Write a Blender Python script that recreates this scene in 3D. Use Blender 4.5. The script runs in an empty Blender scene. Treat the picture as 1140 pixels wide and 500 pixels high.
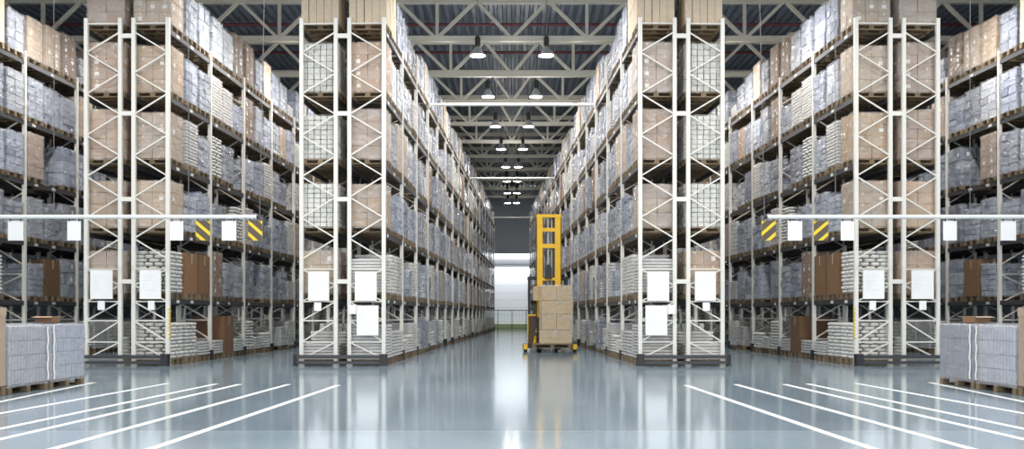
import bpy, math, random
from mathutils import Vector, Matrix
R0 = random.Random(7)
sc = bpy.context.scene
COL = sc.collection
F, H = 1055.0, 1.2                    # focal length in pixels of the 1140 px frame, eye height
Y0 = 22.2                             # where the rack ends stand
SLOPE = 34.0 / 1055.0                 # the rack rows close in slightly with depth
BAY = 2.8
LV = [0.0, 1.56, 3.13, 4.74, 6.32, 7.91]
FD, GAP, PW = 0.90, 0.23, 0.09        # frame depth, gap between the two rows, post width
RW = 2 * FD + GAP

# ------------------------------------------------------------------ materials
MATS = {}
def principled(name, col, rough=0.5, metal=0.0, vary=0.0, noise=0.0, nscale=8.0, bump=0.0, bscale=30.0, spec=0.5, hue=0.0):
    m = bpy.data.materials.new(name); m.use_nodes = True
    nt = m.node_tree; b = nt.nodes['Principled BSDF']
    b.inputs['Base Color'].default_value = (*col, 1)
    b.inputs['Roughness'].default_value = rough
    b.inputs['Metallic'].default_value = metal
    b.inputs['Specular IOR Level'].default_value = spec
    out = None
    if vary or noise:
        hsv = nt.nodes.new('ShaderNodeHueSaturation'); hsv.inputs['Color'].default_value = (*col, 1)
        val = nt.nodes.new('ShaderNodeMath'); val.operation = 'ADD'; val.inputs[1].default_value = 0.0
        info = nt.nodes.new('ShaderNodeObjectInfo')
        mr = nt.nodes.new('ShaderNodeMapRange'); mr.inputs['To Min'].default_value = 1 - vary; mr.inputs['To Max'].default_value = 1 + vary
        nt.links.new(info.outputs['Random'], mr.inputs['Value'])
        nt.links.new(mr.outputs['Result'], val.inputs[0])
        if noise:
            tc = nt.nodes.new('ShaderNodeTexCoord'); nz = nt.nodes.new('ShaderNodeTexNoise')
            nz.inputs['Scale'].default_value = nscale; nz.inputs['Detail'].default_value = 4
            nt.links.new(tc.outputs['Object'], nz.inputs['Vector'])
            m2 = nt.nodes.new('ShaderNodeMapRange'); m2.inputs['From Min'].default_value = .25; m2.inputs['From Max'].default_value = .75
            m2.inputs['To Min'].default_value = -noise; m2.inputs['To Max'].default_value = noise
            nt.links.new(nz.outputs['Fac'], m2.inputs['Value']); nt.links.new(m2.outputs['Result'], val.inputs[1])
        nt.links.new(val.outputs[0], hsv.inputs['Value'])
        if hue:
            m3 = nt.nodes.new('ShaderNodeMath'); m3.operation = 'MULTIPLY_ADD'; m3.inputs[1].default_value = 7.31; m3.inputs[2].default_value = 0
            fr = nt.nodes.new('ShaderNodeMath'); fr.operation = 'FRACT'
            nt.links.new(info.outputs['Random'], m3.inputs[0]); nt.links.new(m3.outputs[0], fr.inputs[0])
            m4 = nt.nodes.new('ShaderNodeMapRange'); m4.inputs['To Min'].default_value = 1 - hue; m4.inputs['To Max'].default_value = 1 + hue
            nt.links.new(fr.outputs[0], m4.inputs['Value']); nt.links.new(m4.outputs['Result'], hsv.inputs['Saturation'])
        nt.links.new(hsv.outputs['Color'], b.inputs['Base Color'])
    if bump:
        tc = nt.nodes.new('ShaderNodeTexCoord'); nz = nt.nodes.new('ShaderNodeTexNoise')
        nz.inputs['Scale'].default_value = bscale; nz.inputs['Detail'].default_value = 5
        bp = nt.nodes.new('ShaderNodeBump'); bp.inputs['Strength'].default_value = bump; bp.inputs['Distance'].default_value = 0.02
        nt.links.new(tc.outputs['Object'], nz.inputs['Vector']); nt.links.new(nz.outputs['Fac'], bp.inputs['Height'])
        nt.links.new(bp.outputs['Normal'], b.inputs['Normal'])
    MATS[name] = m
    return m

def film_material(name, col, lo, hi, rough, dist=.10, scale=3.4):
    """Stretch film: partly clear, wrinkled and glossy."""
    m = bpy.data.materials.new(name); m.use_nodes = True
    nt = m.node_tree; b = nt.nodes['Principled BSDF']; o = nt.nodes['Material Output']
    b.inputs['Base Color'].default_value = (*col, 1); b.inputs['Roughness'].default_value = rough
    b.inputs['Specular IOR Level'].default_value = 0.8
    tc = nt.nodes.new('ShaderNodeTexCoord'); mp = nt.nodes.new('ShaderNodeMapping')
    mp.inputs['Scale'].default_value = (1, 1, 2.2); mp.inputs['Rotation'].default_value = (0.3, 0.35, 0)
    nz = nt.nodes.new('ShaderNodeTexNoise'); nz.inputs['Scale'].default_value = scale; nz.inputs['Detail'].default_value = 4
    nz.inputs['Distortion'].default_value = 1.2
    oi = nt.nodes.new('ShaderNodeObjectInfo'); add = nt.nodes.new('ShaderNodeVectorMath'); add.operation = 'ADD'
    sc_ = nt.nodes.new('ShaderNodeVectorMath'); sc_.operation = 'SCALE'; sc_.inputs['Scale'].default_value = 30
    nt.links.new(oi.outputs['Random'], sc_.inputs[0])
    nt.links.new(tc.outputs['Object'], add.inputs[0]); nt.links.new(sc_.outputs[0], add.inputs[1])
    nt.links.new(add.outputs[0], mp.inputs['Vector']); nt.links.new(mp.outputs[0], nz.inputs['Vector'])
    bp = nt.nodes.new('ShaderNodeBump'); bp.inputs['Strength'].default_value = 1.0; bp.inputs['Distance'].default_value = dist
    nt.links.new(nz.outputs['Fac'], bp.inputs['Height']); nt.links.new(bp.outputs['Normal'], b.inputs['Normal'])
    mr = nt.nodes.new('ShaderNodeMapRange'); mr.inputs['From Min'].default_value = .35; mr.inputs['From Max'].default_value = .68
    mr.inputs['To Min'].default_value = lo; mr.inputs['To Max'].default_value = hi
    nt.links.new(nz.outputs['Fac'], mr.inputs['Value'])
    tr = nt.nodes.new('ShaderNodeBsdfTransparent'); mix = nt.nodes.new('ShaderNodeMixShader')
    nt.links.new(mr.outputs['Result'], mix.inputs['Fac']); nt.links.new(tr.outputs[0], mix.inputs[1]); nt.links.new(b.outputs[0], mix.inputs[2])
    nt.links.new(mix.outputs[0], o.inputs['Surface'])
    MATS[name] = m
    return m

def emission(name, col, strength):
    m = bpy.data.materials.new(name); m.use_nodes = True
    b = m.node_tree.nodes['Principled BSDF']
    b.inputs['Base Color'].default_value = (0.8, 0.8, 0.8, 1)
    b.inputs['Emission Color'].default_value = (*col, 1); b.inputs['Emission Strength'].default_value = strength
    MATS[name] = m
    return m

principled('rack_cream', (0.78, 0.76, 0.70), 0.4)
principled('beam_grey', (0.055, 0.055, 0.06), 0.5)
principled('tag_white', (0.75, 0.73, 0.66), 0.6)
principled('dark_steel', (0.055, 0.06, 0.065), 0.5)
principled('black_steel', (0.02, 0.02, 0.022), 0.45)
principled('pallet_wood', (0.20, 0.145, 0.085), 0.8, vary=.3, noise=.25, nscale=14)
principled('carton_tan', (0.45, 0.335, 0.235), 0.7, vary=.14, noise=.06, nscale=5, hue=.2)
principled('carton_pink', (0.42, 0.31, 0.24), 0.6, vary=.14, noise=.08, nscale=5, hue=.25)
principled('carton_dark', (0.22, 0.12, 0.06), 0.7, vary=.2, noise=.08, nscale=5)
principled('carton_cream', (0.64, 0.52, 0.38), 0.7, vary=.1, noise=.08, nscale=12)
principled('carton_grey', (0.37, 0.39, 0.445), 0.5, vary=.45, noise=.10, nscale=4, hue=.6)
principled('carton_slate', (0.22, 0.235, 0.29), 0.5, vary=.4, noise=.12, nscale=4, hue=.6)
principled('silver_slate', (0.27, 0.285, 0.34), 0.22, vary=.4, noise=.15, nscale=4, bump=.9, bscale=5, spec=.9, hue=.6)
principled('pack_white', (0.66, 0.66, 0.62), 0.45, vary=.1, noise=.1, nscale=10)
principled('sack_white', (0.64, 0.63, 0.60), 0.6, vary=.12, noise=.06, nscale=8, bump=.3, bscale=14)
principled('tray_pale', (0.66, 0.645, 0.63), 0.5, vary=.15, noise=.1, nscale=8, hue=.6)
principled('tape', (0.62, 0.50, 0.36), 0.3)
principled('paper', (0.82, 0.80, 0.76), 0.7)
principled('silver_wrap', (0.42, 0.44, 0.495), 0.24, vary=.42, noise=.15, nscale=4, bump=.9, bscale=5, spec=.9, hue=.6)
film_material('film_milky', (0.70, 0.74, 0.82), 0.04, 0.52, 0.12)
film_material('film_clear', (0.84, 0.82, 0.80), 0.03, 0.34, 0.12, .05)
film_material('film_fog', (0.52, 0.53, 0.585), 0.30, 0.50, 0.22, .02, 2.2)
principled('truss_cream', (0.60, 0.585, 0.50), 0.55)
principled('pipe_red', (0.11, 0.018, 0.025), 0.5)
principled('tube_white', (0.86, 0.86, 0.84), 0.35)
principled('board_white', (0.90, 0.90, 0.90), 0.4, noise=.02, nscale=5)
principled('board_mark', (0.72, 0.73, 0.75), 0.6)
principled('hazard_yellow', (0.86, 0.62, 0.02), 0.45)
principled('truck_yellow', (0.95, 0.56, 0.008), 0.4, noise=.05, nscale=3)
principled('truck_body', (0.10, 0.075, 0.05), 0.5)
principled('line_white', (0.85, 0.87, 0.88), 0.45)
principled('lamp_shell', (0.38, 0.39, 0.40), 0.4)
film_material('lamp_prism', (0.85, 0.86, 0.88), .5, .5, .3)
principled('wire', (0.18, 0.18, 0.18), 0.5)
principled('deck_blue', (0.115, 0.15, 0.195), 0.45)
principled('wall_paint', (0.50, 0.55, 0.60), 0.6, noise=.04, nscale=2)
emission('glowing_door_panel', (0.80, 0.90, 1.0), 0.16)  # faint emission added to the panels, stands in for daylight through the door
principled('band_green', (0.55, 0.60, 0.25), 0.6)
principled('glass_dark', (0.05, 0.05, 0.05), 0.2)
emission('lamp_glow', (1.0, 0.97, 0.92), 20.0)
emission('tube_glow', (0.95, 0.98, 1.0), 5.0)

def floor_material():
    m = bpy.data.materials.new('floor_epoxy'); m.use_nodes = True
    nt = m.node_tree; b = nt.nodes['Principled BSDF']
    tc = nt.nodes.new('ShaderNodeTexCoord')
    n1 = nt.nodes.new('ShaderNodeTexNoise'); n1.inputs['Scale'].default_value = .45; n1.inputs['Detail'].default_value = 6
    n2 = nt.nodes.new('ShaderNodeTexNoise'); n2.inputs['Scale'].default_value = 9; n2.inputs['Detail'].default_value = 4
    nt.links.new(tc.outputs['Object'], n1.inputs['Vector']); nt.links.new(tc.outputs['Object'], n2.inputs['Vector'])
    cr = nt.nodes.new('ShaderNodeValToRGB')
    cr.color_ramp.elements[0].position = .3; cr.color_ramp.elements[0].color = (0.200, 0.280, 0.345, 1)
    cr.color_ramp.elements[1].position = .72; cr.color_ramp.elements[1].color = (0.285, 0.372, 0.440, 1)
    nt.links.new(n1.outputs['Fac'], cr.inputs['Fac'])
    mr = nt.nodes.new('ShaderNodeMapRange'); mr.inputs['To Min'].default_value = .08; mr.inputs['To Max'].default_value = .15
    nt.links.new(n2.outputs['Fac'], mr.inputs['Value'])
    # joints between the cast slabs
    sx = nt.nodes.new('ShaderNodeSeparateXYZ'); nt.links.new(tc.outputs['Object'], sx.inputs[0])
    def joint(sock, period, off):
        a = nt.nodes.new('ShaderNodeMath'); a.operation = 'ADD'; a.inputs[1].default_value = off
        p = nt.nodes.new('ShaderNodeMath'); p.operation = 'PINGPONG'; p.inputs[1].default_value = period / 2
        c = nt.nodes.new('ShaderNodeMath'); c.operation = 'LESS_THAN'; c.inputs[1].default_value = .012
        nt.links.new(sock, a.inputs[0]); nt.links.new(a.outputs[0], p.inputs[0]); nt.links.new(p.outputs[0], c.inputs[0])
        return c.outputs[0]
    j1 = joint(sx.outputs['Y'], 12.0, 2.26); j2 = joint(sx.outputs['X'], 12.0, 6.0)
    mx = nt.nodes.new('ShaderNodeMath'); mx.operation = 'MAXIMUM'
    nt.links.new(j1, mx.inputs[0]); nt.links.new(j2, mx.inputs[1])
    mixc = nt.nodes.new('ShaderNodeMix'); mixc.data_type = 'RGBA'; mixc.inputs['B'].default_value = (0.45, 0.5, 0.53, 1)
    nt.links.new(mx.outputs[0], mixc.inputs['Factor']); nt.links.new(cr.outputs['Color'], mixc.inputs['A'])
    # the floor nearest the camera, up to the cross joint, is coloured paler
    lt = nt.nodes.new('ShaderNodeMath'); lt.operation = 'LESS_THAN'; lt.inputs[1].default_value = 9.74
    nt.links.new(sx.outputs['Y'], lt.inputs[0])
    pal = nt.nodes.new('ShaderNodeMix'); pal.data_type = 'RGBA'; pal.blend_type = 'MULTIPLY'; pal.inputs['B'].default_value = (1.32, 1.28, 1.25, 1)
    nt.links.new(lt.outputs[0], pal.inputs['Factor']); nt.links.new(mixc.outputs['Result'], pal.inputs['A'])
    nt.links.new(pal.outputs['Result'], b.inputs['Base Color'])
    nt.links.new(mr.outputs['Result'], b.inputs['Roughness'])
    b.inputs['Specular IOR Level'].default_value = .85
    MATS['floor_epoxy'] = m
floor_material()

# ------------------------------------------------------------------ mesh builder
class MB:
    def __init__(s): s.v, s.f, s.m, s.names = [], [], [], []
    def mi(s, n):
        if n not in s.names: s.names.append(n)
        return s.names.index(n)
    def quad(s, a, b, c, d, mat):
        k = len(s.v); s.v += [tuple(a), tuple(b), tuple(c), tuple(d)]; s.f.append((k, k+1, k+2, k+3)); s.m.append(s.mi(mat))
    def box(s, x0, x1, y0, y1, z0, z1, mat, faces='xXyYzZ'):
        if x0 > x1: x0, x1 = x1, x0
        if y0 > y1: y0, y1 = y1, y0
        k = len(s.v); i = s.mi(mat)
        s.v += [(x0,y0,z0),(x1,y0,z0),(x1,y1,z0),(x0,y1,z0),(x0,y0,z1),(x1,y0,z1),(x1,y1,z1),(x0,y1,z1)]
        F_ = {'z':(0,3,2,1),'Z':(4,5,6,7),'y':(0,1,5,4),'X':(1,2,6,5),'Y':(2,3,7,6),'x':(3,0,4,7)}
        for c in faces: s.f.append(tuple(k+q for q in F_[c])); s.m.append(i)
    def bar(s, p, q, w, h, mat, up=(0,0,1)):
        p, q = Vector(p), Vector(q); d = (q-p).normalized(); u = Vector(up)
        if abs(d.dot(u)) > .95: u = Vector((0,1,0))
        a = d.cross(u).normalized()*w/2; b = a.cross(d).normalized()*h/2
        k = len(s.v); i = s.mi(mat)
        for e in (p, q):
            for sa, sb in ((-1,-1),(1,-1),(1,1),(-1,1)): s.v.append(tuple(e+a*sa+b*sb))
        for fc in ((0,1,2,3),(7,6,5,4),(0,4,5,1),(1,5,6,2),(2,6,7,3),(3,7,4,0)): s.f.append(tuple(k+t for t in fc)); s.m.append(i)
    def cyl(s, p, q, r0, mat, r1=None, n=14, caps=True):
        r1 = r0 if r1 is None else r1
        p, q = Vector(p), Vector(q); d = (q-p).normalized(); u = Vector((0,0,1)) if abs(d.z) < .9 else Vector((0,1,0))
        a = d.cross(u).normalized(); b = a.cross(d)
        k = len(s.v); i = s.mi(mat)
        for e, r in ((p,r0),(q,r1)):
            for t in range(n):
                an = 2*math.pi*t/n; s.v.append(tuple(e+a*math.cos(an)*r+b*math.sin(an)*r))
        for t in range(n):
            t2 = (t+1) % n; s.f.append((k+t,k+t2,k+n+t2,k+n+t)); s.m.append(i)
        if caps:
            s.f.append(tuple(k+t for t in range(n))[::-1]); s.m.append(i)
            s.f.append(tuple(k+n+t for t in range(n))); s.m.append(i)
    def poly(s, pts, ext, mat):
        """prism: polygon pts (list of 3-D points) swept by vector ext"""
        k = len(s.v); n = len(pts); i = s.mi(mat); e = Vector(ext)
        s.v += [tuple(p) for p in pts] + [tuple(Vector(p)+e) for p in pts]
        s.f.append(tuple(range(k, k+n))[::-1]); s.m.append(i)
        s.f.append(tuple(range(k+n, k+2*n))); s.m.append(i)
        for t in range(n):
            t2 = (t+1) % n; s.f.append((k+t,k+t2,k+n+t2,k+n+t)); s.m.append(i)
    def add(s, o, loc=(0,0,0), rot=0.0):
        k = len(s.v); c, n = math.cos(rot), math.sin(rot)
        s.v += [(x*c-y*n+loc[0], x*n+y*c+loc[1], z+loc[2]) for x,y,z in o.v]
        mp = [s.mi(q) for q in o.names]
        s.f += [tuple(k+t for t in f) for f in o.f]; s.m += [mp[i] for i in o.m]
    def mesh(s, name, smooth=False):
        me = bpy.data.meshes.new(name); me.from_pydata(s.v, [], s.f)
        for n in s.names: me.materials.append(MATS[n])
        me.polygons.foreach_set('material_index', s.m)
        if smooth: me.polygons.foreach_set('use_smooth', [True]*len(s.f))
        me.update(); return me
    def build(s, name, parent=None, smooth=False, loc=None, rotz=None):
        return link(name, s.mesh(name, smooth), parent, loc, rotz)

def link(name, me, parent=None, loc=None, rotz=None):
    o = bpy.data.objects.new(name, me); COL.objects.link(o)
    if parent is not None: o.parent = parent
    if loc is not None: o.location = loc
    if rotz is not None: o.rotation_euler = (0,0,rotz)
    return o
def tag(o, label=None, cat=None, group=None, kind=None):
    if label: o['label'] = label
    if cat: o['category'] = cat
    if group: o['group'] = group
    if kind: o['kind'] = kind
    return o
def empty(name, loc=(0,0,0), rotz=0.0):
    return link(name, None, None, loc, rotz)
def copy_tree(src, loc, rotz):
    c = src.copy(); COL.objects.link(c); c.location = loc; c.rotation_euler = (0,0,rotz)
    for ch in src.children:
        d = ch.copy(); COL.objects.link(d); d.parent = c
        for g in ch.children:
            e = g.copy(); COL.objects.link(e); e.parent = d
    return c
def px(x, y, Y):
    """point at depth Y behind the photo position (x, y)"""
    return Vector(((x-570)*Y/F, Y, H+(350-y)*Y/F))
def ground(x, y):
    Y = H*F/(y-350); return Vector(((x-570)*Y/F, Y, 0))
ORD = ['first','second','third','fourth','fifth','sixth','seventh','eighth','ninth','tenth','eleventh','twelfth','thirteenth','fourteenth','fifteenth','sixteenth','seventeenth','eighteenth','nineteenth']

# ------------------------------------------------------------------ the hall
XH = 22.5
b = MB(); b.box(-XH, XH, -8, 78, -.2, 0, 'floor_epoxy')
tag(b.build('floor'), 'glossy blue grey epoxy floor of the warehouse', None, None, 'structure')
b = MB(); zc = 11.45; n = 150; p = 2*XH/n
for i in range(n):                                         # trapezoid ribs running down the hall
    x = -XH+i*p
    prof = [(x, zc+.09), (x+.10, zc+.09), (x+.135, zc), (x+.265, zc), (x+p, zc+.09)]
    for (xa, za), (xb, zb) in zip(prof, prof[1:]): b.quad((xa,-8,za),(xb,-8,zb),(xb,78,zb),(xa,78,za),'deck_blue')
b.box(-XH, XH, -8, 78, zc+.14, zc+.3, 'deck_blue')
tag(b.build('ceiling'), 'blue grey corrugated steel roof deck', None, None, 'structure')
YB = 76.0
b = MB(); b.box(-XH, XH, YB, YB+.3, 0, 11.4, 'wall_paint')
for k in range(12): b.box(-XH, XH, YB-.02, YB, 5.9+k*.5, 5.94+k*.5, 'wall_paint')
tag(b.build('wall_back'), None, None, None, 'structure')
for nm, s in (('wall_left', -1), ('wall_right', 1)):
    b = MB(); b.box(s*XH, s*(XH+.3), -8, 78, 0, 11.4, 'wall_paint'); tag(b.build(nm), None, None, None, 'structure')
# tall pale door at the end of the middle aisle, its lintel, a lit tube above it and the green kerb band
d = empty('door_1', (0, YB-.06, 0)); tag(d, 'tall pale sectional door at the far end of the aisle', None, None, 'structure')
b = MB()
for k in range(9): b.box(-2.6, 2.6, -.06, .0, .02+k*.575, .58+k*.575, 'glowing_door_panel')
b.build('glowing_door_panel', d)
b = MB(); b.box(-2.9, 2.9, -.25, .0, 5.2, 5.65, 'beam_grey'); b.build('door_lintel', d)
b = MB(); b.box(-2.75, -2.6, -.1, 0, 0, 5.2, 'truss_cream'); b.box(2.6, 2.75, -.1, 0, 0, 5.2, 'truss_cream'); b.build('door_frame', d)
b = MB(); b.box(-2.9, 2.9, YB-.5, YB-.2, 0, .42, 'band_green'); tag(b.build('baseboard_back'), None, None, None, 'structure')

for zt_ in (5.95,):
    g = empty('tube_light',(0,YB-.55,zt_)); tag(g,'long glowing tube light above the far door','tube light')
    b = MB(); b.cyl((-2.6,0,0),(2.6,0,0),.05,'tube_glow',n=12); b.build('tube', g)
    b = MB(); b.box(-2.7,2.7,-.05,.545,.06,.12,'lamp_shell'); b.build('housing', g)
    l = bpy.data.lights.new('tube_light_lamp','AREA'); l.shape='RECTANGLE'; l.size=5; l.size_y=.2; l.energy=120; l.color=(.92,.96,1)
    o = bpy.data.objects.new('tube_light_lamp', l); COL.objects.link(o); o.location=(0,YB-.8,zt_-.1); o.rotation_euler=(math.radians(25),0,0); o['kind']='helper'
# railing in front of the door
rl = empty('guard_railing', (0, 73.6, 0)); tag(rl, 'thin grey guard railing in front of the far door', 'railing')
b = MB(); b.bar((-2.3,0,1.52),(2.3,0,1.52),.05,.06,'wire'); b.build('top_rail', rl)
for k in range(5):
    b = MB(); x = -2.2+k*1.1; b.bar((x,0,0),(x,0,1.5),.06,.06,'wire'); b.build('post', rl)
b = MB()
for k in range(45): b.bar((-2.2+k*.1,0,.1),(-2.2+k*.1,0,1.5),.012,.012,'wire')
b.bar((-2.3,0,.1),(2.3,0,.1),.04,.04,'wire'); b.build('mesh_infill', rl)

# white painted staging lines: (near x, y) -> (far x, y) in the photo's left half
LINES = [((0,447.5),(105,426)), ((0,460.5),(187,427)), ((0,477.7),(241,427.5)), ((0,489.3),(267,428)), ((55,501),(321.5,428)), ((165,501),(376.5,429))]
nth = ['outermost','second','third','fourth','fifth','innermost']
for s in (1, -1):
    for k, (a, c) in enumerate(LINES):
        A, C = ground(*a), ground(*c); dr = (A-C).normalized(); A = A + dr*1.2
        nrm = Vector((-dr.y, dr.x, 0))*.046
        b = MB(); pts = [A-nrm, A+nrm, C+nrm, C-nrm]
        pts = [Vector((q.x*s, q.y, 0.001)) for q in pts]
        if s < 0: pts = pts[::-1]
        b.poly(pts, (0,0,.002), 'line_white')
        o = b.build('floor_marking')
        tag(o, f'{nth[k]} white painted line on the floor in front of the {"left" if s>0 else "right"} racks', 'floor line', 'white lines painted on the floor', 'structure')

# ------------------------------------------------------------------ roof trusses, pipes, lamps
def truss(Y, first):
    t = empty('roof_truss', (0, Y, 0))
    zb, zt = 10.0, 11.22
    b = MB(); b.box(-XH+.02, XH-.02, -.09, .09, zb-.085, zb+.085, 'truss_cream'); b.build('bottom_chord', t)
    b = MB(); b.box(-XH+.02, XH-.02, -.09, .09, zt-.09, zt+.09, 'truss_cream'); b.build('top_chord', t)
    b = MB(); ax = SLOPE*Y; hp = 1.26
    for s in (1, -1):
        prev = (0.0, zb)
        x = ax-3.39+hp; up = True
        while x > -XH+.3:
            z = zt if up else zb
            b.bar((s*prev[0],0,prev[1]), (s*x,0,z), .10, .115, 'truss_cream', up=(0,1,0))
            if not up: b.bar((s*(x+.02),0,zb),(s*(x+.02),0,zt),.10,.10,'truss_cream', up=(0,1,0))
            prev = (x, z); x -= hp; up = not up
    b.build('web_members', t)
    return t
for k in range(12):
    Y = 21.3+4.5*k+ (0 if k else .0)
    tag(truss(Y, k), f'cream steel roof truss, {ORD[k]} counted from the rack ends towards the far door', 'roof truss', 'roof trusses across the hall')
for k, Y in enumerate((28.4, 32.7, 36.2)):
    b = MB(); b.cyl((-XH+.02,Y,11.2),(XH-.02,Y,11.2),.05,'pipe_red',n=10)
    for i in range(12):
        x=-XH+2+i*3.7; b.cyl((x,Y,11.2),(x,Y,11.62),.012,'pipe_red',n=6)
    tag(b.build('sprinkler_pipe'), f'dark red sprinkler pipe under the roof deck, {ORD[k]} from the rack ends', 'pipe', 'red sprinkler pipes under the roof')

def lamp_proto():
    r = empty('pendant_lamp')
    b = MB(); b.cyl((0,0,.62),(0,0,1.98),.012,'wire',n=6); b.build('hanger', r)
    b = MB(); b.cyl((0,0,.30),(0,0,.58),.085,'black_steel',n=16); b.cyl((0,0,.58),(0,0,.63),.05,'black_steel',n=12); b.cyl((0,0,.26),(0,0,.30),.06,'black_steel',n=12); b.build('ballast_housing', r)
    b = MB()
    prof = [(.07,.27),(.10,.24),(.14,.17),(.20,.07),(.235,.0),(.245,-.01)]
    for (r0,z0),(r1,z1) in zip(prof, prof[1:]): b.cyl((0,0,z0),(0,0,z1),r0,'lamp_shell',r1=r1,n=24,caps=False)
    b.build('reflector', r, smooth=True)
    b = MB(); b.cyl((0,0,.0),(0,0,.012),.225,'lamp_glow',n=24); b.build('lens', r)
    return r
LP = lamp_proto()
lamp_n = 0
def area(parent_loc, power, size=.45):
    l = bpy.data.lights.new('lamp_light','AREA'); l.shape='DISK'; l.size=size; l.energy=power; l.color=(1.0,.965,.92); l.spread=math.radians(175)
    o = bpy.data.objects.new('lamp_light', l); COL.objects.link(o); o.location=(parent_loc[0],parent_loc[1],parent_loc[2]-.03); o['kind']='helper'
    return o
LAMP_W = 62; UP_W = 38
rows = [('left middle aisle row', lambda Y: SLOPE*Y-(604-531.8)*30.1/F, 10, -4), ('right middle aisle row', lambda Y: -(SLOPE*Y-(604-531.8)*30.1/F), 10, -4),
        ('left side aisle row', lambda Y: SLOPE*Y-304*24.5/F, 5, -4), ('right side aisle row', lambda Y: -(SLOPE*Y-304*24.5/F), 5, -4),
        ('left outer aisle row', lambda Y: SLOPE*Y-512*24.5/F, 3, -4), ('right outer aisle row', lambda Y: -(SLOPE*Y-512*24.5/F), 3, -4)]
first = True
for nm, fx, n, st in rows:
    k = 0
    for i in range(st, n-1 if st < 0 else n):
        Y = 24.4+5.7*i
        if Y > 71: break
        X = fx(Y); z = 9.42
        if 'middle' in nm: X = math.copysign(max(.32, abs(fx(Y)) if Y < 60 else 0), -1 if 'left' in nm else 1)
        vis = i >= 0
        if vis:
            if first: o = LP; o.location = (X,Y,z); first = False
            else: o = copy_tree(LP, (X,Y,z), 0)
            tag(o, f'round high bay pendant lamp, {ORD[k]} of the {nm} from the rack ends', 'pendant lamp', 'pendant lamps over the aisles'); k += 1
        area((X,Y,z), 100 if Y < 22 else 105 if 'middle' not in nm else LAMP_W if Y < 40 else 34 if Y < 50 else 6)
        if vis:
            l = bpy.data.lights.new('roof_fill_light','POINT'); l.shadow_soft_size=.05; l.energy=UP_W if Y < 40 else 24 if Y < 50 else 9; l.color=(1.0,.965,.92)
            bo = bpy.data.objects.new('roof_fill_light', l); COL.objects.link(bo); bo.location=(X,Y,z-.22); bo['kind']='helper'  # extra point light below the lens, added to brighten the roof

# ------------------------------------------------------------------ pallet loads
LW, LD, PH = 0.90, 0.755, 0.145       # across the rack, along the aisle, pallet height
def pallet_mb(w=LW, d=LD, simple=False):
    b = MB(); x0, x1, y0, y1 = -w/2, w/2, -d/2, d/2; z = .003
    if simple:
        b.box(x0,x1,y0,y1,.12,PH,'pallet_wood')
        for yy in (y0, -.05, y1-.1): b.box(x0,x1,yy,yy+.1,z,.12,'pallet_wood')
        return b
    for k in range(3):
        yy = (y0, -.05, y1-.1)[k]
        b.box(x0,x1,yy,yy+.1,z,z+.022,'pallet_wood')
        for xx in (x0, -.06, x1-.12): b.box(xx,xx+.12,yy,yy+.1,z+.022,z+.10,'pallet_wood')
        b.box(x0,x1,yy,yy+.1,z+.10,z+.12,'pallet_wood')
    nb = 6; bw = w/nb
    for k in range(nb): b.box(x0+k*bw+.012,x0+(k+1)*bw-.012,y0,y1,z+.12,PH-.002,'pallet_wood')
    return b
def cartons_mb(r, nx, ny, nz, h, mat, w=LW, d=LD, gap=.006, jit=.006, tape=True, label=.0, z0=PH, alt=None):
    b = MB(); hz = (h-z0)/nz; dx, dy = w/nx, d/ny
    for k in range(nz):
        for i in range(nx):
            for j in range(ny):
                if 0 < i < nx-1 and 0 < j < ny-1 and k < nz-1: continue
                jx, jy = r.uniform(-jit,jit), r.uniform(-jit,jit)
                x0, x1 = -w/2+i*dx+gap+jx, -w/2+(i+1)*dx-gap+jx
                y0, y1 = -d/2+j*dy+gap+jy, -d/2+(j+1)*dy-gap+jy
                za, zb = z0+k*hz, z0+(k+1)*hz-gap*1.3
                b.box(x0,x1,y0,y1,za,zb, alt if alt and r.random()<.3 else mat)
                cx, cy = (x0+x1)/2, (y0+y1)/2; e=.0015
                if tape:
                    t = .025
                    if j == 0: b.quad((cx-t,y0-e,zb-hz*.25),(cx+t,y0-e,zb-hz*.25),(cx+t,y0-e,zb),(cx-t,y0-e,zb),'tape')
                    if i == 0: b.quad((x0-e,cy+t,zb-hz*.25),(x0-e,cy-t,zb-hz*.25),(x0-e,cy-t,zb),(x0-e,cy+t,zb),'tape')
                    if i == nx-1: b.quad((x1+e,cy-t,zb-hz*.25),(x1+e,cy+t,zb-hz*.25),(x1+e,cy+t,zb),(x1+e,cy-t,zb),'tape')
                if label and r.random() < label:
                    lw, lh = min(.05,dx*.3), hz*.16; zc_ = za+hz*.45
                    if j == 0: b.quad((cx-lw,y0-e,zc_-lh),(cx+lw,y0-e,zc_-lh),(cx+lw,y0-e,zc_+lh),(cx-lw,y0-e,zc_+lh),'paper')
                    if i == 0: b.quad((x0-e,cy+lw,zc_-lh),(x0-e,cy-lw,zc_-lh),(x0-e,cy-lw,zc_+lh),(x0-e,cy+lw,zc_+lh),'paper')
                    if i == nx-1: b.quad((x1+e,cy-lw,zc_-lh),(x1+e,cy+lw,zc_-lh),(x1+e,cy+lw,zc_+lh),(x1+e,cy-lw,zc_+lh),'paper')
    return b
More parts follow.
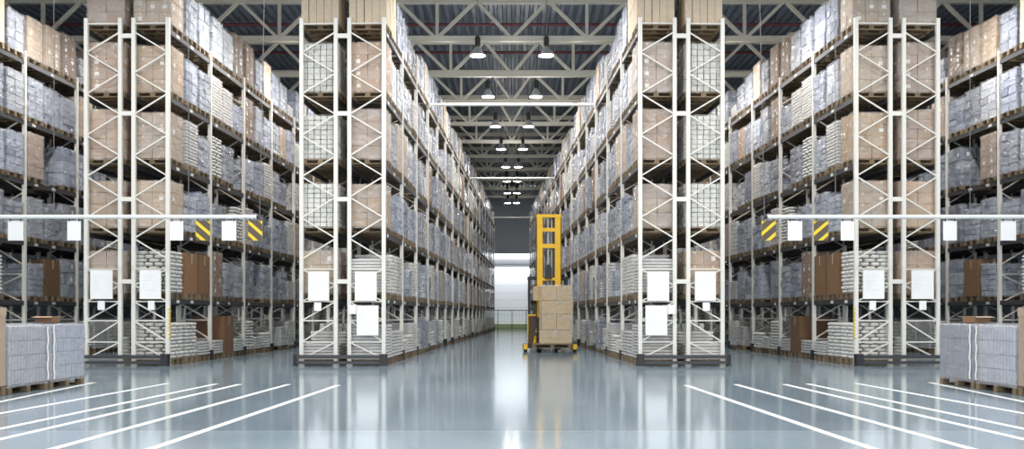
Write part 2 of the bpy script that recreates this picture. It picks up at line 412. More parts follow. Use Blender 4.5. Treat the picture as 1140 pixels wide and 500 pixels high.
def pillow(b, cx, cy, cz, a, bb, c, mat, n=10, mr=4, e=.45):
    k = len(b.v); i = b.mi(mat)
    def sp(v, q): return math.copysign(abs(v)**q, v)
    for q in range(mr+1):
        ph = -math.pi/2+math.pi*q/mr
        for t in range(n):
            th = 2*math.pi*(t+.5)/n
            b.v.append((cx+a*sp(math.cos(ph),.5)*sp(math.cos(th),e), cy+bb*sp(math.cos(ph),.5)*sp(math.sin(th),e), cz+c*sp(math.sin(ph),.7)))
    for q in range(mr):
        for t in range(n):
            t2=(t+1)%n; b.f.append((k+q*n+t,k+q*n+t2,k+(q+1)*n+t2,k+(q+1)*n+t)); b.m.append(i)
def sacks_mb(r, nz, h, w=LW, d=LD):
    b = MB(); hz = (h-PH)/nz
    for k in range(nz):
        nx, ny = (4,3) if k%2 else (3,2)
        for i in range(nx):
            for j in range(ny):
                pillow(b, -w/2+(i+.5)*w/nx+r.uniform(-.008,.008), -d/2+(j+.5)*d/ny+r.uniform(-.008,.008), PH+(k+.5)*hz, w/nx/2*.97, d/ny/2*.97, hz*.53, 'sack_white')
    return b
def trays_mb(r, nz, h, w=LW, d=LD):
    b = MB(); hz = (h-PH)/nz
    for k in range(nz):
        j = r.uniform(0,.012); za = PH+k*hz
        b.box(-w/2+j, w/2-j, -d/2+j, d/2-j, za+hz*.30, za+hz*.97, 'tray_pale')
        b.box(-w/2+.06, w/2-.06, -d/2+.06, d/2-.06, za, za+hz*.30, 'tray_pale')
    return b
def film_mb(r, h, mat, w=LW, d=LD, off=.014, amp=.007, z0=.10, N=36, M=16, top=True):
    """A loose stretch film sleeve round the stack with its edge folded over the top."""
    b = MB(); per = []
    hw, hd, c = w/2+off, d/2+off, .03
    L = 2*(2*hw+2*hd)
    for t in range(N):
        s = t/N*L
        if s < 2*hw: per.append((-hw+s,-hd,0,-1))
        elif s < 2*hw+2*hd: per.append((hw,-hd+s-2*hw,1,0))
        elif s < 4*hw+2*hd: per.append((hw-(s-2*hw-2*hd),hd,0,1))
        else: per.append((-hw,hd-(s-4*hw-2*hd),-1,0))
    i = b.mi(mat); ph = [r.uniform(0,6.28) for _ in range(6)]
    for q in range(M+1):
        z = z0+(h+.012-z0)*q/M
        for t,(x,y,nx,ny) in enumerate(per):
            a = t/N*2*math.pi
            dsp = amp*(.5*math.sin(5*a+ph[0]+z*9)+.5*math.sin(9*a+ph[1]-z*14)+r.uniform(-.6,.6))
            b.v.append((x+nx*dsp,y+ny*dsp,z+r.uniform(-.006,.006)))
    for q in range(M):
        for t in range(N):
            t2=(t+1)%N; b.f.append((q*N+t,q*N+t2,(q+1)*N+t2,(q+1)*N+t)); b.m.append(i)
    if top:
        k=len(b.v)
        for t,(x,y,nx,ny) in enumerate(per): b.v.append((x*.62,y*.62,h+.010+r.uniform(0,.012)))
        for t in range(N):
            t2=(t+1)%N; b.f.append((M*N+t,M*N+t2,k+t2,k+t)); b.m.append(i)
    return b

# prototypes: for every kind several (goods, film, far version) mesh sets
PAL = pallet_mb().mesh('pallet'); 
KINDS = {
 'wrapped': ('wrapped_pallet_load', 'silver film-wrapped pallet load', 'wrapped pallet load'),
 'carton':  ('carton_pallet_load', 'brown carton pallet load', 'carton pallet load'),
 'pack':    ('pack_pallet_load', 'white small-pack pallet load', 'pack pallet load'),
 'sack':    ('sack_pallet_load', 'white sack pallet load', 'sack pallet load'),
 'tray':    ('tray_pallet_load', 'pale slab-layered pallet load', 'layered pallet load'),
}
PROTO = {k: [] for k in KINDS}
rp = random.Random(11)
def proto(kind, key, h, goods, film=None, far=None, child='stretch_film'):
    fm = MB(); fm.add(far or goods); fm.add(pallet_mb(simple=True))
    PROTO[kind].append(dict(key=key, h=h, goods=goods.mesh(KINDS[kind][0]), film=film.mesh('stretch_film', True) if film else None, far=fm.mesh(KINDS[kind][0]), farmb=fm))
for i, (nx, ny, nz, h) in enumerate([(2,2,4,1.13),(3,2,5,1.18),(2,2,5,1.05),(2,2,3,1.21),(3,2,6,1.00),(2,2,4,.86),(2,3,5,1.17),(2,2,6,1.10)]):
    proto('wrapped', i, h, cartons_mb(rp,nx,ny,nz,h,'carton_grey',tape=False,jit=.016,gap=.013,label=.10,alt='carton_slate'),
          film_mb(rp,h,'film_milky',amp=.014), cartons_mb(rp,nx,ny,nz,h,'silver_wrap',tape=False,jit=.018,gap=.013,alt='silver_slate',w=LW+.02,d=LD+.02))
for key, (nx, ny, nz, h, mat, alt, lab) in {'tan':(2,2,4,1.22,'carton_tan',None,.12),'pink':(2,2,4,1.30,'carton_pink',None,.35),'brown_low':(2,2,3,1.14,'carton_tan','carton_pink',.1),
        'labelled':(3,2,4,1.25,'carton_tan',None,.8),'dark':(3,2,4,1.3,'carton_dark',None,.5),'bigbox':(1,1,1,1.16,'carton_dark',None,0),'cream':(5,3,2,1.42,'carton_cream',None,0),
        'plain':(2,2,5,1.30,'carton_pink','carton_tan',.15)}.items():
    proto('carton', key, h, cartons_mb(rp,nx,ny,nz,h,mat,label=lab,alt=alt), None if key in ('bigbox','cream') else film_mb(rp,h,'film_clear'))
for i, (nx, ny, nz, h) in enumerate([(6,5,8,1.28),(6,5,9,1.16),(6,5,7,.98)]):
    proto('pack', i, h, cartons_mb(rp,nx,ny,nz,h,'pack_white',tape=False,gap=.011,jit=.004), film_mb(rp,h,'film_clear'))
for i, (nz, h) in enumerate([(11,1.14),(10,1.0),(6,.62),(12,1.2)]):
    proto('sack', i, h, sacks_mb(rp,nz,h))
for i, (nz, h) in enumerate([(11,1.10),(13,1.22),(8,.78),(11,.95),(5,.5)]):
    proto('tray', i, h, trays_mb(rp,nz,h), film_mb(rp,h,'film_clear') if i in (0,1) else None)
def pick(kind, key=None, maxh=1.4, r=R0):
    c = [q for q in PROTO[kind] if q['h'] <= maxh+1e-6 and q['key'] not in ('cream','bigbox')] if key is None else [q for q in PROTO[kind] if q['key'] == key]
    return r.choice(c)

LOADS = []      # (distance, kind, proto, world matrix data, label, group, near)
def rack_point(rk, u, v, z):
    """u outward from the aisle face, v along the aisle; -> world"""
    return rk['o'] + Vector((rk['s']*(u*math.cos(rk['a'])-v*math.sin(rk['a'])), u*math.sin(rk['a'])+v*math.cos(rk['a']), z))
RACKS = []
for s, side in ((-1,'left'), (1,'right')):
    for key, X, nb in (('central', 2.957, 18), ('side', 8.013, 16), ('outer', 12.91, 10)):
        RACKS.append(dict(key=key, side=side, s=s, o=Vector((s*X, Y0, 0)), a=math.atan(SLOPE), nb=nb, name=f'{side} {key} rack'))

# overrides for the rack ends and the first bays: (rack, row, level, slot) -> (kind, key)
OV = {}
for lv, ka, kb in ((5,('carton','cream'),('carton','cream')),(4,('carton','pink'),('pack',0)),(3,('carton','pink'),('pack',1)),(2,('carton','brown_low'),('pack',1)),(1,('tray',3),('carton','brown_low')),(0,('tray',3),('tray',4))):
    OV['central','A',lv,0]=ka; OV['central','B',lv,0]=kb
for lv, ka, kb in ((5,('carton','labelled'),('carton','pink')),(4,('carton','tan'),('carton','pink')),(3,('carton','tan'),('carton','plain')),(2,('carton','tan'),('carton','tan')),(1,('sack',0),('carton','brown_low')),(0,('sack',1),None)):
    OV['side','A',lv,0]=ka; OV['side','B',lv,0]=kb
OV['central','A',5,1]=('carton','cream'); OV['central','A',5,2]=('wrapped',3); OV['central','A',1,1]=('tray',0); OV['central','A',1,2]=('tray',0); OV['central','A',0,1]=('tray',2); OV['central','A',0,2]=('tray',2)
for j,k in enumerate([('wrapped',5),None,('wrapped',3),('wrapped',1),('wrapped',0),('carton','dark'),('carton','dark'),('wrapped',2),('carton','labelled')]): 
    if j: OV['side','A',5,j]=k if k else ('wrapped',6)
for j,k in {1:('wrapped',0),2:('wrapped',7),3:('tray',1),4:('tray',0),5:('wrapped',5)}.items(): OV['side','A',4,j]=k
for j,k in {1:('tray',1),2:('wrapped',4),3:('sack',3),4:('wrapped',7),8:('tray',1)}.items(): OV['side','A',3,j]=k
for j,k in {1:('carton','bigbox'),2:('carton','bigbox'),3:('carton','dark'),4:('wrapped',2)}.items(): OV['side','A',1,j]=k
for j,k in {1:('sack',1),2:('tray',4),3:('tray',4),4:('carton','bigbox'),5:('tray',4),6:('sack',1)}.items(): OV['side','A',0,j]=k
for lv, j, k in ((5,1,('carton','cream')),(5,2,('wrapped',0)),(5,3,('carton','tan')),(5,4,('carton','labelled')),(5,5,('carton','dark')),(5,6,('wrapped',5)),(4,3,('wrapped',1)),(4,4,('wrapped',0)),(4,5,('wrapped',2)),(4,2,('wrapped',1)),(1,4,('carton','bigbox'))): OV['outer','A',lv,j]=k
SHELF = ['floor level','first shelf','second shelf','third shelf','fourth shelf','top shelf']
SLOT = ['front','middle','rear']
stuff_mb = {}
def place(rk, row, bay, slot, lv):
    r = random.Random(f"{rk['key']}{row}{bay}{slot}{lv}")           # both halves alike, as in the photo
    j = bay*3+slot
    ov = OV.get((rk['key'],row,lv,j), 0)
    if ov is None: return
    if ov: kind, key = ov; P = pick(kind, key)
    else:
        w = {0:(.10,.08,.14,.30,.38), 1:(.46,.10,.08,.14,.22)}.get(lv, (.63,.12,.05,.06,.14))
        kind = r.choices(['wrapped','carton','pack','sack','tray'], w)[0]
        if r.random() < (.16 if lv == 0 else .035): return
        mx = {0:1.0 if kind!='wrapped' else 1.1}.get(lv, 1.37)
        P = pick(kind, None, mx, r) if any(q['h'] <= mx for q in PROTO[kind] if q['key'] not in ('cream','bigbox')) else pick('tray', 3)
        if P['goods'].name.startswith('tray'): kind = 'tray'
    u = FD/2 if row == 'A' else FD+GAP+FD/2
    v = PW/2 + bay*BAY + BAY*.0 + (slot+.5)*(BAY-PW)/3
    pos = rack_point(rk, u+r.uniform(-.012,.03 if row=='A' and lv else .0), v+r.uniform(-.012,.012), LV[lv]+.001)
    rot = (-rk['a'] if rk['s'] < 0 else rk['a']) + r.choice((0,math.pi)) + r.uniform(-.008,.008)
    central = rk['key']=='central'
    if row == 'A': single = (central) or (rk['key']=='side' and bay < 5) or (rk['key']=='outer' and bay < 3)
    else: single = j == 0 and rk['key'] != 'outer'
    near = (central and bay < 7) or not central
    nm, look, _ = KINDS[kind]
    label = f"{look}, {ORD[bay]} bay {SLOT[slot]} slot, {SHELF[lv]}, {'inner' if row=='A' else 'outer'} side, {rk['name']}"
    LOADS.append([pos.length, kind, P, pos, rot, label, rk['name'], near, single])
for rk in RACKS:
    for bay in range(rk['nb']):
        for slot in range(3):
            for lv in range(6):
                if rk['key']=='central' or bay < 6 or lv < 2: place(rk,'A',bay,slot,lv)
                if (rk['key']=='central' and (lv < 5 or bay < 2)) or (rk['key']=='side' and bay < 3) or (rk['key']=='outer' and bay < 3): place(rk,'B',bay,slot,lv)
LOADS.sort(key=lambda t: t[0])
count = {k: 0 for k in KINDS}
masters = {}
for dist, kind, P, pos, rot, label, rname, near, single in LOADS:
    if not single or count[kind] >= 300:
        key = kind
        stuff_mb.setdefault(key, MB()).add(P['farmb'], pos, rot); continue
    count[kind] += 1
    nm, look, cat = KINDS[kind]
    mk = (kind, P['key'], near)
    if mk in masters: o = copy_tree(masters[mk], pos, rot)
    else:
        if near:
            o = link(nm, P['goods'], None, pos, rot)
            link('pallet', PAL, o)
            if P['film']: link('stretch_film', P['film'], o)
        else: o = link(nm, P['far'], None, pos, rot)
        masters[mk] = o
    tag(o, label, cat, 'pallet loads stored on the '+rname)
for kind, mb in stuff_mb.items():
    o = mb.build(KINDS[kind][0]+'s')
    tag(o, f'further {KINDS[kind][1]}s deep inside the racks', KINDS[kind][2], None, 'stuff')
print('LOADS', count)

# ------------------------------------------------------------------ pallet racks
def frame_brace_mb(s, u0):
    """bracing of one upright frame; posts stand at u0 and u0+FD"""
    b = MB(); ua, ub = u0+PW/2, u0+FD-PW/2; w=.042
    mid_first = u0 < .1                                    # row A: starts at its inner (middle) post
    inn, out = (ub, ua) if mid_first else (ua, ub)
    X = lambda u: s*u
    def seg(p, q): b.bar((X(p[0]),0,p[1]),(X(q[0]),0,q[1]),.03,w,'rack_cream',up=(0,1,0))
    seg((ua,8.02),(ub,8.02))
    z = 7.83; side = 0
    while z > 2.5:
        z2 = z-.485; seg(((inn,out)[side],z),((inn,out)[1-side],z2)); z, side = z2, 1-side
    for zz in (2.26,1.50,1.05,.55,.16): seg((ua,zz),(ub,zz))
    for za, zb in ((1.50,1.05),(1.05,.55),(.55,.16)): seg((inn,za),(out,zb))
    seg((out,2.26),(inn,1.88)); seg((inn,1.88),(out,1.50))
    return b
def post_mb(s, u, front=False):
    b = MB(); x = s*u; w = PW/2
    top = 8.15
    # open C-section post with returned lips
    b.box(x-w,x+w,-.04,-.036+.002,.02,top,'rack_cream'); b.box(x-w,x-w+.006,-.036,.04,.02,top,'rack_cream'); b.box(x+w-.006,x+w,-.036,.04,.02,top,'rack_cream')
    b.box(x-w+.006,x-w+.025,.034,.04,.02,top,'rack_cream'); b.box(x+w-.025,x+w-.006,.034,.04,.02,top,'rack_cream')
    b.box(x-w-.02,x+w+.02,-.06,.06,.0,.02,'rack_cream')
    return b
def guard_mb(s, u):
    b = MB(); x = s*u
    b.box(x-.075,x+.075,-.085,-.052,.0,.26,'black_steel'); b.box(x-.075,x-.052,-.052,.06,.0,.26,'black_steel'); b.box(x+.052,x+.075,-.052,.06,.0,.26,'black_steel')
    return b
def beam_mb(s, u, tags, r):
    b = MB(); x = s*u; L0, L1 = PW/2+.004, BAY-PW/2-.004
    b.box(x-.022,x+.022,L0,L1,-.115,0,'beam_grey')
    for y in (L0, L1-.006): b.box(x-.03,x+.03,y,y+.006,-.17,.03,'rack_cream')
    if tags:
        for k in (r.sample(range(3),2) if r.random()<.5 else r.sample(range(3),1)):
            y = PW/2+(k+.5)*(BAY-PW)/3+r.uniform(-.08,.08); xo = x-s*.023
            b.box(xo,xo-s*.003,y-.09,y+.09,-.09,-.02,'tag_white')
    return b
mesh_cache = {}
def cached(key, fn):
    if key not in mesh_cache: mesh_cache[key] = fn()
    return mesh_cache[key]
for rk in RACKS:
    s = rk['s']; ang = -rk['a'] if s < 0 else rk['a']
    t = empty('pallet_rack', rk['o'], ang)
    where = {'central':'beside the middle aisle','side':'between the two aisles','outer':'at the picture edge'}[rk['key']]
    tag(t, f"cream steel pallet rack, the {rk['side']} one {where}", 'pallet rack', 'double pallet racks')
    nfr = rk['nb'] if rk['key']=='central' else (10 if rk['key']=='side' else 6)
    for bay in range(rk['nb']+1):
        for row, u0 in (('A',0.0),('B',FD+GAP)):
            if rk['key']=='outer' and row=='B' and bay > 3: continue
            fr = link('upright_frame', cached((s,row,'br'), lambda: frame_brace_mb(s,u0).mesh('upright_frame')), t, (0,bay*BAY,0))
            for k,u in enumerate((u0+PW/2, u0+FD-PW/2)):
                p = link('post', cached((s,row,k,'po'), lambda: post_mb(s,u).mesh('post')), fr)
            if row=='A' and bay: link('post_guard', cached((s,'gd'), lambda: guard_mb(s,PW/2).mesh('post_guard')), fr)
    rest = MB(); rr = random.Random(5)
    for bay in range(rk['nb']):
        for lv in range(1,6):
            uA = PW/2
            var = rr.randrange(3)
            bm = cached((s,'beam',var), lambda: beam_mb(s,uA,True,rr).mesh('beam'))
            if bay*5+lv <= 100: link('beam', bm, t, (0,bay*BAY,LV[lv]))
            else: rest.add(beam_mb(s,uA,True,rr),(0,bay*BAY,LV[lv]))
            for u in (FD-PW/2, FD+GAP+PW/2, RW-PW/2): rest.add(beam_mb(s,u,False,rr),(0,bay*BAY,LV[lv]))
    o = rest.build('beam', t); o['kind'] = 'stuff'
    for bay in range(0, rk['nb']+1, 3) if rk['nb'] else ():
        for z in (7.73, 5.91, 3.9, 1.97):
            b = MB(); b.box(s*(FD-.01), s*(FD+GAP+.01), bay*BAY-.035, bay*BAY+.03, z-.05, z+.05, 'rack_cream'); b.build('row_spacer', t)
    # yellow and black tape on the inner post of the side racks' ends
    if rk['key']=='side':
        b = MB()
        for k in range(9): b.box(s*(-.004),s*(.02),-.046,.045,.62+k*.085,.62+k*.085+.045,'hazard_yellow')
        b.build('hazard_tape', t)
    # collision barrier at the end of the rack
    e = empty('rack_end_barrier', rk['o']+Vector((0,-.26,0)), ang)
    tag(e, f"low dark steel barrier guarding the end of the {rk['name']}", 'barrier', 'steel barriers at the rack ends')
    for z0,z1 in ((.17,.255),(.045,.115)):
        b = MB(); b.box(s*.10, s*(RW+.02), -.05, .03, z0, z1, 'dark_steel'); b.build('rail', e)
    for ua,ub in ((-.06,.10),(RW+.02,RW+.08)):
        b = MB(); b.box(s*ua, s*ub, -.08, .10, 0.002, .28, 'black_steel'); b.box(s*(ua-.015), s*(ub+.015), -.10,.12,0.001,.018,'dark_steel'); b.build('corner_post', e)

# ------------------------------------------------------------------ cross ties between the rack tops
for k, bay in enumerate((3,9,16)):
    v = bay*BAY; Y = Y0+v; X = 2.957-SLOPE*v
    t = empty('cross_tie', (0,Y,7.97+.04*k))
    tag(t, f'white steel tie tube spanning the middle aisle at rack top height, {ORD[k]} from the front', 'tie beam', 'tie tubes across the middle aisle')
    b = MB(); b.cyl((-X+.03,0,0),(X-.03,0,0),.05,'tube_white',n=14); b.build('tube', t)
    for s in (-1,1):
        b = MB(); b.box(s*(X-.034), s*(X-.016), -.06, .06, -.10, .10, 'rack_cream'); b.build('end_plate', t)

# ------------------------------------------------------------------ hanging height barriers with signs
YBAR = 20.8
for s, side in ((-1,'left'),(1,'right')):
    z = H+(350-241.5)*YBAR/F
    t = empty('height_barrier', (0,YBAR,z)); tag(t, f'white tube hung on thin wires across the {side} aisle mouths', 'height barrier', 'hanging height barriers')
    xe = (570-287)*YBAR/F
    b = MB(); b.cyl((s*xe,0,0),(s*13.4,0,0),.045,'tube_white',n=14); b.build('tube', t)
    b = MB(); b.cyl((s*(xe-.03),0,0),(s*(xe+.02),0,0),.05,'dark_steel',n=14); b.build('end_cap', t)
    for xp, xt in ((289,298),(210,210),(60,60),(-110,-110)):
        b = MB(); b.cyl((s*(570-xp)*YBAR/F,0,.04),(s*(570-xt)*YBAR/F,0,zc-.005-z),.008,'wire',n=6)
        b.cyl((s*(570-xp)*YBAR/F,0,-.055),(s*(570-xp)*YBAR/F,0,.06),.015,'dark_steel',n=8); b.build('hanging_wire', t)
    sgn = [('w',9,26),('w',75,90),('w',189,204),('h',218,234),('w',247,263),('h',276.5,292)]
    desc = {0:'near the picture edge',1:'in front of the outer rack',2:'nearest the side rack',3:'between two white signs',4:'between two striped signs',5:'at its end'}
    for k,(ty,xa,xb) in enumerate(sgn):
        xc = -( (xa+xb)/2-570)*YBAR/F*s; w = (xb-xa)*YBAR/F; h = 22*YBAR/F; zt = -.055
        g = empty('hanging_sign', (xc,YBAR,z+zt))
        word = 'yellow and black striped warning panel' if ty=='h' else 'blank white panel'
        tag(g, f'{word} hung from the {side} tube, {desc[k]}', 'hanging sign', 'panels hanging from the white tubes')
        b = MB(); b.box(-w/2,w/2,-.008,.008,-.03-h,-.03,'board_white' if ty=='w' else 'hazard_yellow')
        if ty=='h':                       # dark diagonal bands
            m = h/w
            for q in (-.15,.45,1.05):
                # band from the left edge to the right edge, falling (left side) or rising (right side) inwards
                pts = [(-w/2, q*h+.17), (-w/2, q*h), (w/2, q*h-h*.62), (w/2, q*h-h*.62+.17)]
                cl = [(x_, min(0,max(-h, -h+y_))) for x_,y_ in pts]
                cl = [(x_*(-s), y_) for x_,y_ in cl]
                # clip on the panel edges by sampling
                N=12; up=[]; lo=[]
                for n_ in range(N+1):
                    f_=n_/N; xx=-w/2+w*f_; ya=-h+q*h+.17-h*.62*f_; yb=ya-.17
                    ya=min(0,max(-h,ya)); yb=min(0,max(-h,yb)); up.append((xx*(-s),ya)); lo.append((xx*(-s),yb))
                for n_ in range(N):
                    if up[n_][1]-lo[n_][1] < 1e-4 and up[n_+1][1]-lo[n_+1][1] < 1e-4: continue
                    b.quad((up[n_][0],-.0095,up[n_][1]-.03),(up[n_+1][0],-.0095,up[n_+1][1]-.03),(lo[n_+1][0],-.0095,lo[n_+1][1]-.03),(lo[n_][0],-.0095,lo[n_][1]-.03),'truck_body')
        b.build('panel', g)
        for q in (-1,1):
            b = MB(); b.box(q*w*.35-.01,q*w*.35+.01,-.012,.012,-.05,.012,'dark_steel'); b.build('bracket', g)

# ------------------------------------------------------------------ notice boards hung on the rack ends
YN = Y0-.10
def board(xa,xb,ya,yb,s,label,small=False,name='notice_board'):
    c = px((xa+xb)/2,(ya+yb)/2,YN); w=(xb-xa)*YN/F; h=(yb-ya)*YN/F
    g = empty(name,(c.x*(-s) if s>0 else c.x,YN,c.z)); tag(g,label,'notice board','white boards on the rack ends')
    b = MB(); b.box(-w/2,w/2,-.006,.006,-h/2,h/2,'board_white')
    rr = random.Random(int(xa*10))
    if not small:
        for q in range(7):
            zz = h*.30-q*h*.085; l=rr.uniform(.2,.7)*w
            b.box(-w*.38,-w*.38+l,-.0072,-.006,zz,zz+.008,'board_mark')
    b.build('sheet', g)
    b = MB(); e=.010 if not small else .004
    for x0,x1,z0,z1 in ((-w/2-e,w/2+e,h/2,h/2+e),(-w/2-e,w/2+e,-h/2-e,-h/2),(-w/2-e,-w/2,-h/2,h/2),(w/2,w/2+e,-h/2,h/2)): b.box(x0,x1,-.010,.010,z0,z1,'tag_white')
    b.build('frame', g)
for s, side in ((-1,'left'),(1,'right')):
    board(343.5,366,302.5,334.5,s,f'large white notice board on the end of the {side} central rack, outer half')
    board(395.5,419,302.5,334.5,s,f'large white notice board on the end of the {side} central rack, inner half, upper')
    board(397.5,421,340.5,373,s,f'large white notice board on the end of the {side} central rack, inner half, lower')
    board(388.5,396.5,339.5,349.5,s,f'small white tag beside the lower board of the {side} central rack',True)
    board(350,357.5,337,346,s,f'small white tag below the outer board of the {side} central rack',True)
    board(101,125,301,332.5,s,f'large white notice board on the end of the {side} side rack, outer half')
    board(156,179,301,332.5,s,f'large white notice board on the end of the {side} side rack, inner half')
    board(109,116.5,335,345,s,f'small white tag below the outer board of the {side} side rack',True)
    board(165,172,335,345,s,f'small white tag below the inner board of the {side} side rack',True)

# ------------------------------------------------------------------ pallets standing on the floor in front
for s, side in ((-1,'left'),(1,'right')):
    ang = math.atan(SLOPE)*(1 if s>0 else -1)
    Xf = lambda Y: 7.48-(Y-14.06)*SLOPE
    rr = random.Random(21)
    for k,(ya,yb,kind) in enumerate(((15.27,16.43,'far'),(14.07,15.23,'near'),(12.82,14.02,'carton'))):
        L = yb-ya; yc=(ya+yb)/2; W=.86
        xc = s*(Xf(yc)+W/2)
        if kind=='carton':
            g = empty('corrugated_box_load',(xc,yc,0),ang); tag(g,f'tall brown cardboard box on a pallet at the {side} picture edge','carton pallet load')
            b = MB(); b.box(-W/2,W/2,-L/2,L/2,PH,1.29,'carton_pink'); b.box(-W/2-.006,W/2+.006,-L/2-.006,L/2+.006,1.17,1.30,'carton_tan'); b.build('cardboard_box', g)
            pallet_mb(W,L).build('pallet', g)
            continue
        g = empty('film_covered_load',(xc,yc,0),ang)
        tag(g,f'grey film-covered pallet of upright packs on the floor at {side}, {"next to the cardboard box" if kind=="near" else "behind the strapped one"}' if kind=='far' else f'grey film-covered pallet of upright packs on the floor at {side}, next to the cardboard box','wrapped pallet load')
        top = 1.02 if kind=='near' else 1.03
        cartons_mb(rr,2,13,4,top,'carton_grey',w=W,d=L-.05,gap=.007,jit=.004,tape=False).build('packs', g)
        film_mb(rr,top,'film_fog',w=W,d=L-.05,amp=.008,N=60,M=22).build('stretch_film', g, smooth=True)
        pallet_mb(W,L-.02).build('pallet', g)
        b = MB(); yy = (L/2-.075) if kind=='near' else (-L/2+.075)      # white tape bands down the meeting edges
        xo = -s*(W/2+.03)
        for q in range(10):
            z0 = .15+q*(top-.15)/10; z1=.15+(q+1)*(top-.15)/10; j0=.012*math.sin(q*1.9); j1=.012*math.sin((q+1)*1.9)
            b.poly([(xo,yy-.022+j0,z0),(xo,yy+.022+j0,z0),(xo,yy+.022+j1,z1),(xo,yy-.022+j1,z1)],(-s*.004,0,0),'paper')
        b.build('tape_band', g)
    # small carton lying on top
    yc = 15.62; g = empty('open_carton',(s*(Xf(yc)+.22),yc,1.062),ang+.1); tag(g,f'small brown carton lying on the film-covered pallets at {side}','carton')
    b = MB(); b.box(-.13,.13,-.17,.17,.0,.10,'carton_dark'); b.build('box_body', g)
    b = MB()
    b.poly([(-.13,-.17,.10),(.13,-.17,.10),(.16,-.26,.085),(-.16,-.26,.085)],(0,0,.004),'carton_tan'); b.poly([(-.13,.17,.10),(.13,.17,.10),(.16,.26,.085),(-.16,.26,.085)],(0,0,.004),'carton_tan')
    b.build('flap', g)

# ------------------------------------------------------------------ reach truck with its load
tk = empty('reach_truck',(1.2,31.3,0)); tag(tk,'yellow masted reach truck standing in the middle aisle with a carton load','forklift')
b = MB()                                            # chassis with a bevelled rear
b.poly([(-.66,.28,.14),(-.66,.28,1.14),(-.66,1.28,1.14),(-.66,1.42,.95),(-.66,1.42,.14)],(1.32,0,0),'truck_body')
b.box(-.66,.66,.05,.28,.10,.55,'truck_body'); b.build('chassis', tk)
b = MB(); b.box(-.67,.67,.26,.30,1.14,1.20,'truck_yellow'); b.box(-.67,-.63,.30,1.25,1.14,1.20,'truck_yellow'); b.box(.63,.67,.30,1.25,1.14,1.20,'truck_yellow'); b.box(-.69,-.655,.24,.29,.12,1.2,'truck_yellow'); b.build('edge_trim', tk)
b = MB(); b.bar((-.30,-.1,1.08),(-.48,-.35,.18),.06,.05,'truck_yellow'); b.bar((-.48,-.35,.18),(-.36,-.38,.12),.06,.06,'truck_yellow'); b.build('side_brace', tk)
g_ = MB()
for x in (-.62,.62): 
    g_.bar((x,.30,1.2),(x,.30,2.40),.07,.07,'black_steel'); g_.bar((x,1.30,1.14),(x,1.22,2.40),.07,.07,'black_steel')
g_.box(-.67,.67,.26,.34,2.38,2.46,'black_steel'); g_.box(-.67,.67,1.18,1.26,2.38,2.46,'black_steel'); g_.box(-.67,-.59,.3,1.2,2.38,2.46,'black_steel'); g_.box(.59,.67,.3,1.2,2.38,2.46,'black_steel')
for q in range(6): g_.bar((-.6+.2*(q+.5),.3,2.43),(-.6+.2*(q+.5),1.22,2.43),.04,.03,'black_steel')
g_.build('overhead_guard', tk)
b = MB(); b.box(-.42,.1,.72,1.12,1.14,1.28,'black_steel'); b.poly([(-.42,1.02,1.28),(-.42,1.12,1.28),(-.42,1.22,1.82),(-.42,1.13,1.82)],(.52,0,0),'black_steel'); b.build('seat', tk)
b = MB(); b.bar((-.42,.45,1.14),(-.42,.52,1.55),.16,.12,'dark_steel'); b.cyl((-.42,.46,1.58),(-.42,.50,1.60),.15,'black_steel',n=18); b.build('steering_console', tk)
for s in (-1,1):                                     # outer mast channels
    b = MB(); xo = s*.405; xi = s*.20
    b.box(xo,xi,-.42,-.40,.10,4.46,'truck_yellow'); b.box(xo,xo-s*.02,-.42,-.22,.10,4.46,'truck_yellow'); b.box(xo,xi,-.24,-.22,.10,4.46,'truck_yellow'); b.build('mast_channel', tk)
for q in ((-.405,.405,-.43,-.25,4.36,4.46),(-.2,.2,-.40,-.30,3.90,4.02),(-.2,.2,-.40,-.30,3.36,3.50),(-.2,.2,-.40,-.30,2.3,2.4)):
    b = MB(); b.box(*q,'truck_yellow'); b.build('mast_crossbar', tk)
b = MB(); b.box(.12,.19,-.36,-.28,.3,4.30,'black_steel'); b.box(-.19,-.165,-.36,-.28,.3,4.30,'black_steel'); b.build('inner_mast', tk)
b = MB(); b.cyl((-.02,-.27,.3),(-.02,-.27,2.7),.06,'lamp_shell'); b.cyl((-.02,-.27,2.7),(-.02,-.27,4.36),.035,'board_mark'); b.build('lift_cylinder', tk)
b = MB(); b.bar((.06,-.39,1.2),(.06,-.39,4.3),.03,.012,'dark_steel'); b.bar((-.10,-.39,1.2),(-.10,-.39,4.3),.03,.012,'dark_steel'); b.build('lift_chain', tk)
b = MB(); b.box(-.13,.10,-.46,-.40,2.35,2.72,'black_steel'); b.cyl((-.02,-.48,2.72),(-.02,-.38,2.72),.10,'black_steel',n=16); b.build('chain_head', tk)
b = MB(); b.box(-.45,.45,-.50,-.44,.12,.22,'black_steel'); b.box(-.45,.45,-.50,-.44,.50,.60,'black_steel'); b.box(-.4,-.3,-.48,-.44,.12,1.1,'black_steel'); b.box(.3,.4,-.48,-.44,.12,1.1,'black_steel'); b.build('fork_carriage', tk)
for x in (-.30,.30):
    b = MB(); b.box(x-.05,x+.05,-.54,-.50,.09,.60,'dark_steel'); b.poly([(x-.05,-.54,.085),(x-.05,-.54,.13),(x-.05,-1.62,.11),(x-.05,-1.62,.085)],(.10,0,0),'dark_steel'); b.build('fork', tk)
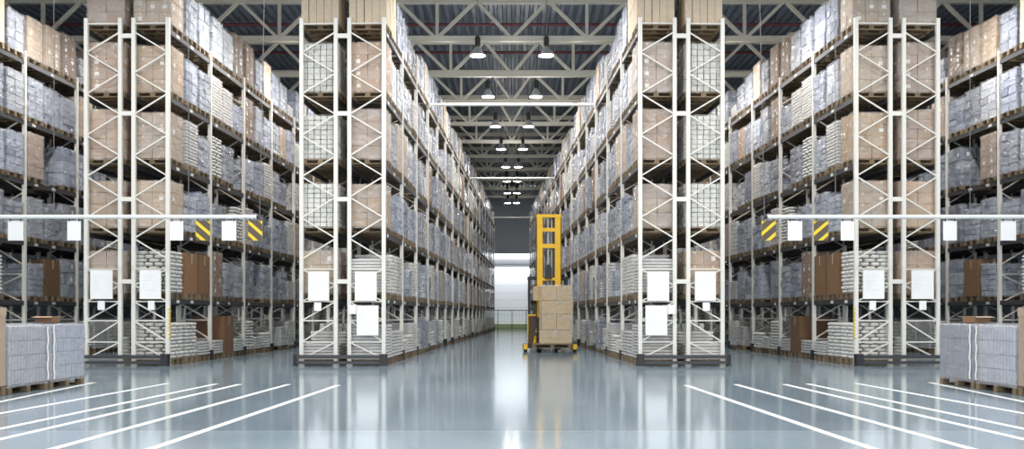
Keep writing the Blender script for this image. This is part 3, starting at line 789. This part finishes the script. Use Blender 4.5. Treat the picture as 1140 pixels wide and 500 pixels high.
for s in (-1,1):
    b = MB(); b.box(s*.70,s*.85,-1.55,.1,.08,.24,'truck_body'); b.box(s*.5,s*.85,.0,.2,.08,.24,'truck_body'); b.box(s*.71,s*.84,-1.60,-1.55,.10,.26,'truck_yellow'); b.build('straddle_leg', tk)
    b = MB(); b.cyl((s*.72,-1.40,.085),(s*.83,-1.40,.085),.083,'black_steel',n=18); b.build('front_wheel', tk)
b = MB(); b.cyl((-.35,1.05,.17),(-.20,1.05,.17),.168,'black_steel',n=20); b.build('drive_wheel', tk)
b = MB(); b.cyl((.25,1.05,.12),(.36,1.05,.12),.118,'black_steel',n=20); b.build('caster_wheel', tk)
# its load
ld = empty('forked_carton_load',(1.255,30.06,.14)); tag(ld,'tan cartons in clear film on a pallet carried by the reach truck','carton pallet load')
pallet_mb(1.24,1.0).build('pallet', ld)
rr = random.Random(3); b = MB(); z = PH
MATS_T = 'carton_load'
principled(MATS_T,(0.62,0.46,0.26),.65,noise=.08,nscale=4)
for hz,nx,xa,xb in ((.43,1,-.40,.62),(.50,2,-.33,.60),(.42,1,-.34,.66),(.47,2,-.33,.61)):
    w = xb-xa
    for i in range(nx):
        x0 = xa+i*w/nx; b.box(x0+.006,x0+w/nx-.006,-.47+rr.uniform(-.01,.01),-.02,z,z+hz-.014,MATS_T)
        cx=x0+w/nx/2; b.quad((cx-.03,-.484,z+hz*.7),(cx+.03,-.484,z+hz*.7),(cx+.03,-.484,z+hz-.016),(cx-.03,-.484,z+hz-.016),'tape')
    for i in range(2):
        xq = -.58 if hz == .47 else -.38
        b.box(xq+i*.47,xq+.46+i*.47,.0,.46,z,z+hz-.012,MATS_T)
    z += hz
b.build('cartons', ld)
fl = film_mb(rr,z,'film_clear',w=1.04,d=.47,amp=.010,off=.016,N=48,M=24,z0=.17).build('stretch_film', ld, smooth=True); fl.location=(.13,-.245,0)

# ------------------------------------------------------------------ light, sky, camera
w = bpy.data.worlds.new('World'); sc.world = w; w.use_nodes = True
bg = w.node_tree.nodes['Background']; bg.inputs['Color'].default_value = (0.94,0.97,1.0,1); bg.inputs['Strength'].default_value = 1.4
cam = bpy.data.cameras.new('camera'); co = bpy.data.objects.new('camera', cam); COL.objects.link(co)
cam.sensor_width = 36; cam.lens = F/1140*36; cam.clip_end = 300; cam.clip_start=.05
cam.shift_x = 0; cam.shift_y = 100/1140
co.location = (0,0,H); co.rotation_euler = (math.radians(90),0,0)
sc.camera = co
sc.view_settings.view_transform = 'Standard'; sc.view_settings.look = 'None'; sc.view_settings.gamma = 1; sc.view_settings.use_curve_mapping = False
sc.view_settings.exposure = 0.78
cy = sc.cycles
cy.use_denoising = True; cy.max_bounces = 7; cy.diffuse_bounces = 4; cy.glossy_bounces = 3; cy.transparent_max_bounces = 12; cy.transmission_bounces = 2
cy.sample_clamp_indirect = 6; cy.caustics_reflective = False; cy.caustics_refractive = False
